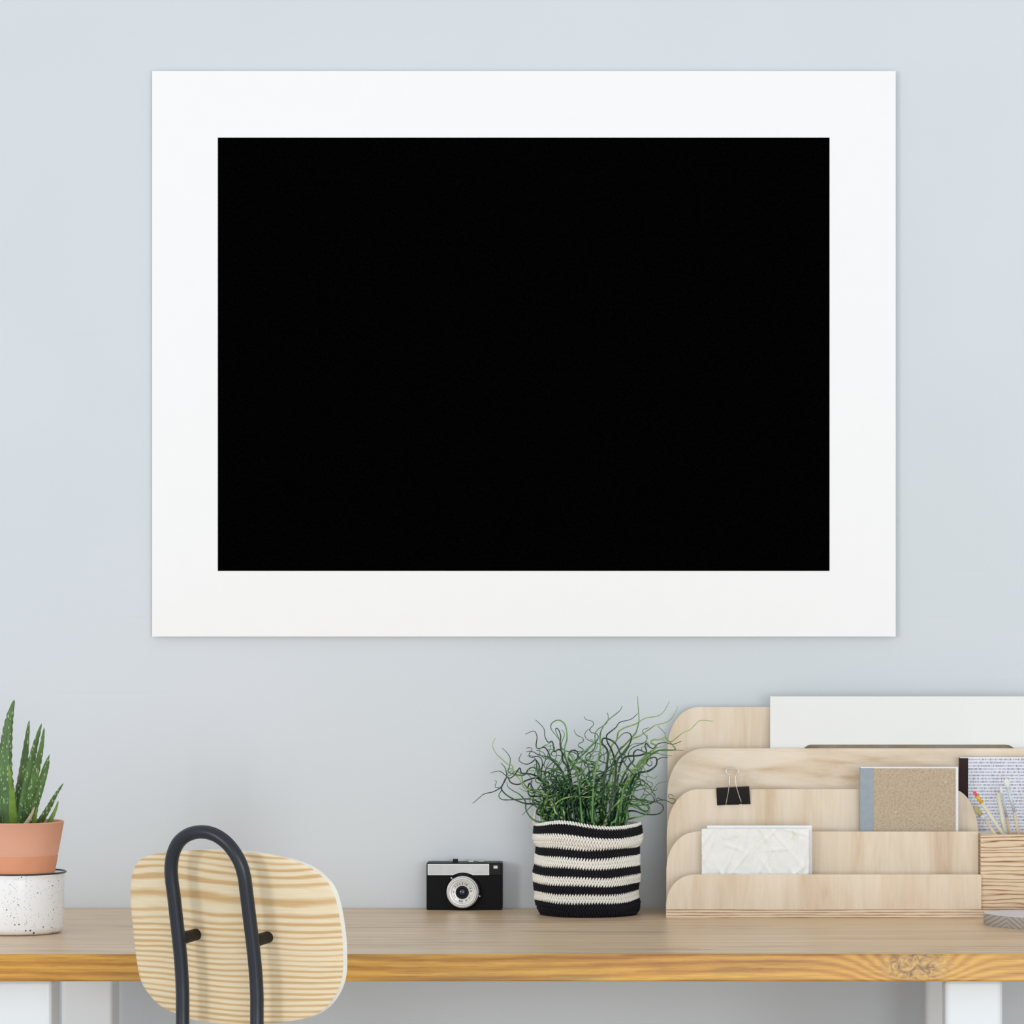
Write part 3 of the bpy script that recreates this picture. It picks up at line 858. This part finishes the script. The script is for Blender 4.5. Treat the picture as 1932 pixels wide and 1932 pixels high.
L6 = [([(400,235),(360,310),(200,440),(110,570),(90,680),(95,820),(60,1000),(0,1300),(-20,1880)], 2),
 ([(615,100),(625,260),(635,440),(600,590),(560,650),(440,780),(330,900),(250,1100),(200,1400),(150,1880)], 2),
 ([(1065,170),(980,320),(890,380),(720,410),(590,490),(440,540),(350,600),(320,720),(250,800),(200,1000),(120,1400),(80,1880)], 3),
 ([(1185,240),(1100,400),(1010,470),(860,510),(760,580),(640,660),(540,700),(480,800),(380,930),(300,1100),(250,1500),(200,1880)], 3),
 ([(620,340),(520,425),(370,465),(310,540),(220,610),(180,660),(200,760),(250,850),(300,1050),(260,1400),(230,1880)], 0),
 ([(1670,450),(1500,440),(1430,490),(1350,570),(1240,620),(1080,740),(1000,680),(920,710),(840,710),(800,750),(880,800),(820,860),(700,960),(550,1150),(420,1400),(330,1880)], 3),
 ([(900,520),(1000,620),(1010,680),(1110,790),(1140,850),(1000,860),(880,870),(700,1000),(560,1200),(400,1500),(300,1880)], 2),
 ([(1260,860),(1110,855),(960,850),(830,900),(730,890),(620,850),(560,900),(560,1000),(480,1100),(350,1400),(260,1880)], 1),
 ([(1230,730),(1110,775),(1000,750),(900,770),(840,830),(780,810),(740,760),(720,800),(740,880),(650,930),(450,950),(380,1050),(330,1300),(250,1880)], 0),
 ([(1040,1300),(930,1315),(860,1370),(820,1450),(740,1500),(690,1560),(560,1630),(480,1650),(440,1740),(400,1880)], 2),
 ([(870,1490),(820,1440),(790,1370),(690,1290),(570,1210),(480,1110),(400,980),(330,800),(250,720),(140,690),(120,760),(200,900),(150,1300),(100,1880)], 0),
 ([(1100,940),(960,920),(860,900),(720,1000),(600,1130),(500,1400),(420,1700),(380,1880)], 2),
 ([(790,1000),(820,1040),(790,1080),(740,1040),(770,980),(870,960),(880,1060),(780,1140),(600,1190),(480,1240),(400,1400),(320,1880)], 0),
 ([(700,1720),(600,1670),(500,1635),(450,1700),(470,1800),(430,1890)], 2),
 ([(715,1700),(710,1560),(590,1610),(500,1640),(440,1720),(380,1880)], 2),
 ([(340,700),(420,620),(500,620),(530,680),(500,780),(420,900),(330,1000),(300,1300),(200,1880)], 0),
 ([(780,1240),(730,1150),(690,1070),(720,1000),(640,1010),(560,1200),(480,1350),(420,1380),(390,1600),(360,1880)], 2),
 ([(600,1560),(550,1440),(580,1330),(660,1290),(640,1350),(560,1390),(430,1390),(390,1500),(330,1880)], 1),
 ([(1050,960),(960,960),(890,1000),(870,1080),(780,1150),(700,1160),(600,1190),(500,1400),(300,1880)], 0)]
def stem(pxs, mat, r0=.00135, dd=None):
    n_ = len(pxs); d1 = dd if dd is not None else random.uniform(-.055, .045)
    q0 = random.uniform(-.03, .02)
    pts = []
    for i, (x, y) in enumerate(pxs):
        t_ = i/(n_-1)
        d_ = db+q0*(1-t_)+d1*t_+.007*sin(i*1.7+x)
        pts.append(P(x, y, min(d_, 5.585)))
    pts = smooth(pts, 5)
    N = len(pts)
    m.tube(pts, [r0*(1-.72*(i/(N-1))**1.3) for i in range(N)], 6, mat)
for l_, k in L7: stem(c7(l_), k, dd=random.uniform(-.05, .04))
for l_, k in L6: stem(c6(l_), k, dd=random.uniform(-.06, -.02))
def curl(x, y, ang, L, amp, wl, seed):
    # a wandering path in picture space with curls of changing size
    rnd = random.Random(seed)
    pts = [(x, y+14), (x, y)]; n_ = int(L/5.5)
    ph = rnd.uniform(0, 6); tgt = ang
    for i in range(n_):
        t_ = i/n_
        a = tgt+amp*min(1, .25+1.6*t_)*sin(ph+i*5.5/wl*2*PI*(1+.3*sin(i*.21+ph)))
        x += 5.5*cos(a); y -= 5.5*sin(a)*(1 if sin(a) > 0 or y < 1535 else .25)
        if y > 1540: tgt += (PI/2-tgt)*.13; y = min(y, 1560)
        pts.append((x, y))
    return pts
for i in range(68):
    u_ = random.uniform(-1, 1)
    x = 1108+u_*62+random.uniform(-8, 8); x = min(max(x, 1036), 1180)
    ang = PI/2-u_*(1.05 if u_ < 0 else .85)+random.gauss(0, .22)
    L = random.uniform(110, 265)
    k = random.choices([0, 1, 2, 3], [5, 6, 5, 1])[0]
    stem(curl(x, 1556+random.uniform(-3, 4), ang, L, random.uniform(1.1, 1.95), random.uniform(75, 140), i*7+3), k, random.uniform(.0012, .0015), random.uniform(-.05, .035))
for i in range(20):     # stems arching out to the left
    ang = random.uniform(2.25, 2.85)
    stem(curl(random.uniform(1040, 1085), 1556, ang, random.uniform(120, 190), random.uniform(.9, 1.6), random.uniform(60, 110), i*17+900), random.choice([0, 0, 1, 1, 2, 2]), random.uniform(.0012, .0015), random.uniform(-.05, .03))
for i in range(12):     # straighter stems in the middle of the clump
    x = random.gauss(1128, 22); x = min(max(x, 1075), 1175)
    ang = PI/2-(x-1122)*.009+random.gauss(0, .12)
    stem(curl(x, 1556, ang, random.uniform(70, 120), random.uniform(.2, .6), random.uniform(60, 120), i*13+500), random.choice([0, 1, 1, 2]), random.uniform(.0014, .0021), random.uniform(-.03, .03))
tag(m.build('stems', [M['g1'], M['g2'], M['g3'], M['g4']], rush))

# ------------------------------------------------------------------ desk organiser
T = [5.436, 5.470, 5.504, 5.538, 5.572]; PT = .005
xl = X(1256.5, T[0])
org = thing('desk_organizer', (X(1560, T[0]), T[2]-WALL, TOP), 'stepped pale plywood desk organizer with rounded corners, at the right end of the desk', 'organizer')
zp = Z(1716, T[0])
m = MB(); m.box((xl, T[0]-WALL, TOP), (X(2010, T[0]), -.018, zp)); m.build('plinth', M['ply_edge'], org, .0006)
def panel(d, top, pr, rl, rrad, mat, name='divider'):
    z1 = Z(top, d); xr = X(pr, d)
    o = [(xl, zp)]
    rx, rz = rl[0]*d/F, rl[1]*d/F
    for i in range(19):
        a = PI-(PI/2)*i/18
        o.append((xl+rx+rx*math.copysign(abs(cos(a))**.92, cos(a)), z1-rz+rz*sin(a)**.92 if sin(a) > 0 else z1-rz))
    rx, rz = rrad[0]*d/F, rrad[1]*d/F
    for i in range(15):
        a = PI/2-(PI/2)*i/14
        o.append((xr-rx+rx*abs(cos(a)), z1-rz+rz*abs(sin(a))))
    o.append((xr, zp))
    # drop doubles
    oo = []
    for p in o:
        if not oo or (abs(p[0]-oo[-1][0])+abs(p[1]-oo[-1][1])) > 1e-6: oo.append(p)
    m = MB(); m.prism(oo, d-WALL, d-WALL+PT); return m.build(name, mat, org, .0005)
panel(T[0], 1650, 1851.5, (58, 62), (4, 4), M['ply_v'], 'front_panel')
panel(T[1], 1569, 1846.5, (62, 75), (1, 1), M['ply_v2'])
panel(T[2], 1489, 1846.0, (62, 88), (50, 86), M['ply_v3'])
panel(T[3], 1412, 2010, (74, 92), (40, 60), M['ply_h'])
panel(T[4], 1334, 2008, (62, 86), (40, 60), M['ply_v2'])
# pen block with a well
bf, br = 5.440, 5.512
ztb = Z(1575, bf)
X0, X1 = X(1850.5, bf), X(2005, bf); wx0, wx1 = X(1880, bf+.015), X(1985, bf+.015)
y0, y1 = bf-WALL, br-WALL; wy0, wy1 = y0+.008, y1-.012; wz = zp+.02
m = MB()
v = [(X0,y0,zp),(X1,y0,zp),(X1,y1,zp),(X0,y1,zp),(X0,y0,ztb),(X1,y0,ztb),(X1,y1,ztb),(X0,y1,ztb),
     (wx0,wy0,ztb),(wx1,wy0,ztb),(wx1,wy1,ztb),(wx0,wy1,ztb),(wx0,wy0,wz),(wx1,wy0,wz),(wx1,wy1,wz),(wx0,wy1,wz)]
m.add(v, [(0,1,2,3),(0,1,5,4),(1,2,6,5),(2,3,7,6),(3,0,4,7),(8,9,13,12),(9,10,14,13),(10,11,15,14),(11,8,12,15),(12,13,14,15)], 0, False)
m.add(v, [(4,5,9,8),(5,6,10,9),(6,7,11,10),(7,4,8,11)], 1, False)
m.build('pen_block', [M['box_edge'], M['ply_h']], org, .0005)

# white panel behind the third divider
dw = 5.549
zbp = zp+.0005
wp = thing('white_panel', (X(1750, dw), dw-WALL, zbp), 'broad white board standing behind the tall rear divider, cut out along its lower edge', 'board')
o = [(X(1453, dw), zbp), (X(1453, dw), Z(1314, dw)), (X(2008, dw), Z(1314, dw)), (X(2008, dw), zbp), (X(1925, dw), zbp), (X(1918, dw), Z(1420, dw)), (X(1912, dw), Z(1411, dw)), (X(1905, dw), Z(1406.5, dw)), (X(1896, dw), Z(1405.3, dw)),
     (X(1530, dw), Z(1405.3, dw)), (X(1524, dw), Z(1406.5, dw)), (X(1518, dw), Z(1411, dw)), (X(1512, dw), Z(1420, dw)), (X(1505, dw), zbp)]
m = MB(); m.prism(o, dw-WALL, dw-WALL+.010)
m.build('panel', M['panel_white'], wp, .0006)

# notebooks
def notebook(x0p, x1p, sp, topy, d, zbase, tk, mats, label, page_px, scallop=False, cover_in=0):
    t_ = thing('notebook', (X((x0p+x1p)/2, d), d-WALL+tk/2, zbase), label, 'notebook', 'notebooks in the organizer')
    z1 = Z(topy, d); y0 = d-WALL
    cov = X(x1p-page_px, d)
    for yy in (y0, y0+tk-.0012):
        m = MB(); m.box((X(sp, d)-.001, yy, zbase), (cov, yy+.0012, z1-.0014)); m.build('cover', mats[0], t_, .0002)
    m = MB(); m.box((X(x0p, d)+.001, y0+.0012, zbase+.0008), (X(x1p, d), y0+tk-.0012, z1)); m.build('pages', M['pages'], t_)
    m = MB()
    xs = X(sp, d)
    if scallop:
        o = [(X(x0p, d), zbase), (xs, zbase)]
        nS = int((z1-zbase)/.0022)
        for i in range(nS*4):
            zz3 = zbase+(z1-.0012-zbase)*i/(nS*4)
            o.append((xs+.0006*abs(sin(i*PI/4)), zz3))
        o += [(xs, z1-.0010), (X(x0p, d), z1-.0010)]
        m.prism(o, y0-.0003, y0+tk+.0003)
    else:
        m.box((X(x0p, d), y0-.0003, zbase), (xs, y0+tk+.0003, z1-.0012))
    m.build('spine', mats[1], t_, .0005)
    return t_
notebook(1622.5, 1808, 1648.5, 1447.5, 5.484, zp, .015, (M['kraft'], M['grey_cloth']), 'kraft-covered notebook with a grey-blue cloth spine, left of the patterned notebook', 5)
notebook(1810, 2000, 1826, 1429, 5.5165, zp, .014, (M['print'], M['spine_dark']), 'notebook in dashed print cloth with a dark brown spine, behind the pencils', 3, True)

# handmade papers
def paper(xa, xb, topy, d, label, mat, amp, seed):
    rnd = random.Random(seed)
    t_ = thing('paper_sheet', (X((xa+xb)/2, d), d-WALL, zp), label, 'paper', 'papers in the front slot')
    m = MB(); nx, nz = 120, 70
    za, zb2 = zp, Z(topy, d)
    creases = [(rnd.uniform(0, 1), rnd.uniform(0, 1), rnd.uniform(0, PI), rnd.uniform(.1, .45)) for _ in range(46)]
    def hgt(u, v):
        h = 0
        for (cx_, cz_, an, ln) in creases:
            dx_, dz_ = (u-cx_)*1.25, (v-cz_)
            al = dx_*cos(an)+dz_*sin(an); ac = -dx_*sin(an)+dz_*cos(an)
            h += math.exp(-(al/ln)**2)*max(0, 1-abs(ac)/.035)*.55
        return h+.5*sin(u*5+seed)*sin(v*3)
    idx = {}
    vs, fs = [], []
    ej = [rnd.uniform(-1, 1) for _ in range(200)]
    for s2 in (0, 1):
        for i in range(nx+1):
            for j in range(nz+1):
                u, v_ = i/nx, j/nz
                x = X(xa, d)+(X(xb, d)-X(xa, d))*u; z = za+(zb2-za)*v_
                if i in (0, nx): x += ej[j+(90 if i else 0)]*.0004*(1 if amp > .0005 else .3)
                if j == nz: z += ej[(i*7) % 200]*.0004*(1 if amp > .0005 else .3)
                idx[s2, i, j] = len(vs)
                vs.append((x, d-WALL-amp*hgt(u, v_)+s2*.0006, z))
    for i in range(nx):
        for j in range(nz):
            fs.append((idx[0,i,j], idx[0,i+1,j], idx[0,i+1,j+1], idx[0,i,j+1]))
            fs.append((idx[1,i,j], idx[1,i,j+1], idx[1,i+1,j+1], idx[1,i+1,j]))
    for i in range(nx):
        fs.append((idx[0,i,nz], idx[0,i+1,nz], idx[1,i+1,nz], idx[1,i,nz])); fs.append((idx[0,i,0], idx[1,i,0], idx[1,i+1,0], idx[0,i+1,0]))
    for j in range(nz):
        fs.append((idx[0,0,j], idx[0,0,j+1], idx[1,0,j+1], idx[1,0,j])); fs.append((idx[0,nx,j], idx[1,nx,j], idx[1,nx,j+1], idx[0,nx,j+1]))
    m.add(vs, fs, 0, amp < .0005)
    m.build('sheet', mat, t_)
paper(1324, 1526, 1563.5, 5.450, 'crumpled white handmade paper sheet with tan stains along its top, front one of two', M['paper'], .0022, 3)
paper(1334, 1532, 1557.5, 5.458, 'smoother white paper sheet peeking out behind the crumpled stained sheet', M['paper_plain'], .0003, 8)

# binder clip on the second divider
dk = T[2]
cl = thing('binder_clip', (X(1383, dk), dk-WALL, Z(1489, dk)), 'black binder clip with wire handle, clamped on the divider above the crumpled paper', 'clip')
tl, tr_, bl, brr = P(1351.5, 1487, dk-.006), P(1413.5, 1484, dk-.006), P(1353, 1519, dk-.001), P(1416, 1516, dk-.001)
back = PT+.007
def sh(v, dy): return Vector((v.x, v.y+dy, v.z))
m = MB()
tl2, tr2 = sh(tl, back+.005), sh(tr_, back+.005)
bl2, br2 = sh(bl, PT+.002), sh(brr, PT+.002)
th_ = Vector((0, 0, .0008))
v = [tl, tr_, brr, bl, sh(tl, .0006)-th_, sh(tr_, .0006)-th_, sh(brr, .0006), sh(bl, .0006)]
m.add(v, [(0,1,2,3),(4,7,6,5),(0,3,7,4),(1,5,6,2),(3,2,6,7)], 0, False)
v = [tl2, tr2, br2, bl2, sh(tl2, -.0006)-th_, sh(tr2, -.0006)-th_, sh(br2, -.0006), sh(bl2, -.0006)]
m.add(v, [(0,3,2,1),(4,5,6,7),(0,4,7,3),(1,2,6,5),(3,7,6,2)], 0, False)
m.add([tl, tr_, tr2, tl2, sh(tl, .0006)-th_, sh(tr_, .0006)-th_, sh(tr2, -.0006)-th_, sh(tl2, -.0006)-th_], [(0,1,2,3),(4,7,6,5),(0,3,7,4),(1,5,6,2)], 0, False)
for a_, b_ in (((1353, 1518.2), (1368, 1517.4)), ((1372, 1517.3), (1395, 1516.5)), ((1400, 1516.2), (1416, 1515.5))):
    m.tube([P(*a_, dk-.0018), P(*b_, dk-.0018)], .0010, 8)
m.build('clip_body', M['clip_black'], cl)
hw = [(1369.5,1517.5),(1373,1500),(1375.5,1484),(1376.5,1470),(1376,1464),(1371.5,1459),(1369.8,1455.5),(1371.5,1451.8),(1376,1450),(1382,1449.6),(1388,1450.6),(1392.5,1453),(1393.2,1457),(1390.5,1461),(1387.5,1465.5),(1387.8,1475),(1389.5,1485),(1394,1500),(1398.5,1513.5)]
hd = [dk-.0022-.005*min(1, (1518-y)/34) for x, y in hw]
m = MB(); m.tube(smooth([P(x, y, d_) for (x, y), d_ in zip(hw, hd)], 5), .00072, 8); m.build('wire_handle', M['wire'], cl)
m = MB(); m.tube(smooth([Vector((p.x+.0002, p.y+back+.009, p.z-.001)) for p in [P(x, y, dk-.003-.001*min(1, (1518-y)/34)) for x, y in hw]], 5), .00072, 8); m.build('wire_handle', M['wire'], cl)

# pencils and brushes in the pen block
def rod(a, b_, ra, rb, mat, parent, name, n=12, mid=None):
    m = MB(); pts = [a, b_] if mid is None else [a, mid, b_]
    m.tube(pts, [ra, rb] if mid is None else [ra, (ra+rb)/2, rb], n)
    return m.build(name, M[mat], parent)
def L3(p, q, t_): return p.lerp(q, t_)
# pink-tipped pencil
p_, q_ = P(1838, 1494, 5.452), P(1926, 1624, 5.474)
t1 = thing('pencil', q_, 'pale pencil with pink eraser and yellow band, leaning left out of the pen block', 'pencil', 'pencils in the pen block')
rod(L3(p_, q_, .155), q_, .0026, .0026, 'pale_wood', t1, 'shaft', 6)
rod(L3(p_, q_, .055), L3(p_, q_, .16), .0025, .0025, 'ferrule_yellow', t1, 'ferrule')
rod(p_, L3(p_, q_, .065), .0019, .0022, 'eraser', t1, 'eraser')
# upright pale pencil
p_, q_ = P(1883, 1496, 5.468), P(1905, 1630, 5.478)
t1 = thing('pencil', q_, 'plain pale pencil without eraser, standing nearly upright in the pen block', 'pencil', 'pencils in the pen block')
rod(L3(p_, q_, .02), q_, .0028, .0028, 'pale_wood', t1, 'shaft', 14)
rod(p_, L3(p_, q_, .022), .0024, .0028, 'pale_wood', t1, 'end_cap', 14)
def brush(tip, fer, han, base, d, mats, wid, label, thickr):
    q_ = P(*base, d+.012)
    t1 = thing('paintbrush', q_, label, 'paintbrush', 'paintbrushes in the pen block')
    a, b_, c = P(*tip, d), P(*fer, d+.002), P(*han, d+.004)
    ax = (b_-a); L_ = ax.length; ax.normalize(); side = ax.cross(Vector((0, 1, 0))).normalized(); fr = side.cross(ax)
    m = MB(); vs, fs = [], []
    prof = mats[3]
    for i, (t_, r_) in enumerate(prof):
        for k in range(12):
            an = 2*PI*k/12
            vs.append(a+ax*L_*t_+side*cos(an)*wid*r_+fr*sin(an)*wid*.45*r_)
    for i in range(len(prof)-1):
        for k in range(12): fs.append((i*12+k, i*12+(k+1) % 12, (i+1)*12+(k+1) % 12, (i+1)*12+k))
    fs += [tuple(range(12)), tuple((len(prof)-1)*12+k for k in range(12))]
    m.add(vs, fs); m.build('bristles', M[mats[0]], t1)
    rod(a+ax*L_*.94, c, wid*.62, thickr, mats[1], t1, 'ferrule')
    rod(c-(c-b_)*.06, q_, thickr*.95, thickr*.95, mats[2], t1, 'handle')
FLAT = [(0, .8), (.05, .95), (.5, 1), (1, .8)]
OVAL = [(0, .15), (.12, .7), (.35, 1), (.7, .85), (1, .6)]
brush((1839.5, 1523), (1852, 1539), (1859, 1547), (1912, 1622), 5.456, ('bristle_tan', 'ferrule_pale', 'raw_handle', FLAT), .0036, 'flat paintbrush with tan bristles, behind the pink-tipped pencil', .0020)
brush((1888, 1485), (1891, 1499), (1899, 1541), (1915, 1628), 5.478, ('bristle_white', 'ferrule_pale', 'raw_handle', OVAL), .0024, 'thin paintbrush with small pale head, just right of the upright pencil', .0022)
brush((1898, 1469), (1902, 1487), (1914, 1532), (1930, 1620), 5.464, ('bristle_white', 'ferrule_pale', 'raw_handle', OVAL), .0038, 'paintbrush with the fullest white head, rightmost and tallest in the pen block', .0021)

# round washed wood board at the right end
th0 = .0147; zt0 = TOP+th0
bp = [(1855.5,1721),(1857,1723),(1866,1725),(1880,1727),(1896,1728.8),(1912,1730.2),(1940,1732.5),(1975,1734.3),(2010,1734.6),(2045,1733),(2070,1729.5),(2080,1725.5),(2070,1721.5),(2045,1719),(2000,1717),(1950,1716.2),(1910,1716.4),(1885,1717.2),(1865,1718.6),(1858,1719.6)]
pt2 = []
for x, y in bp:
    d = ground(y, zt0); pt2.append((X(x, d), d-WALL))
lc = Vector((sum(p[0] for p in pt2)/len(pt2), sum(p[1] for p in pt2)/len(pt2), TOP))
bd = thing('wooden_board', (X(1875, 5.34), lc.y, TOP), 'round grey-washed wooden board lying on the desk in front of the organizer', 'board')
nb = len(pt2); m = MB()
cen = (lc.x, lc.y)
def ring(s_, z): return [(cen[0]+(x-cen[0])*s_, cen[1]+(y-cen[1])*s_, z) for x, y in pt2]
vs = ring(.988, TOP)+ring(.998, TOP+.0022)+ring(1, zt0-.0008)+ring(.994, zt0)
fs = []
for i in range(3):
    for k in range(nb): fs.append((i*nb+k, i*nb+(k+1) % nb, (i+1)*nb+(k+1) % nb, (i+1)*nb+k))
m.add(vs, fs+[tuple(range(nb-1, -1, -1))], 0, True)
m.add(vs[3*nb:], [tuple(range(nb))], 1, False)
m.build('slab', [M['board'], M['board_top']], bd, auto=50)
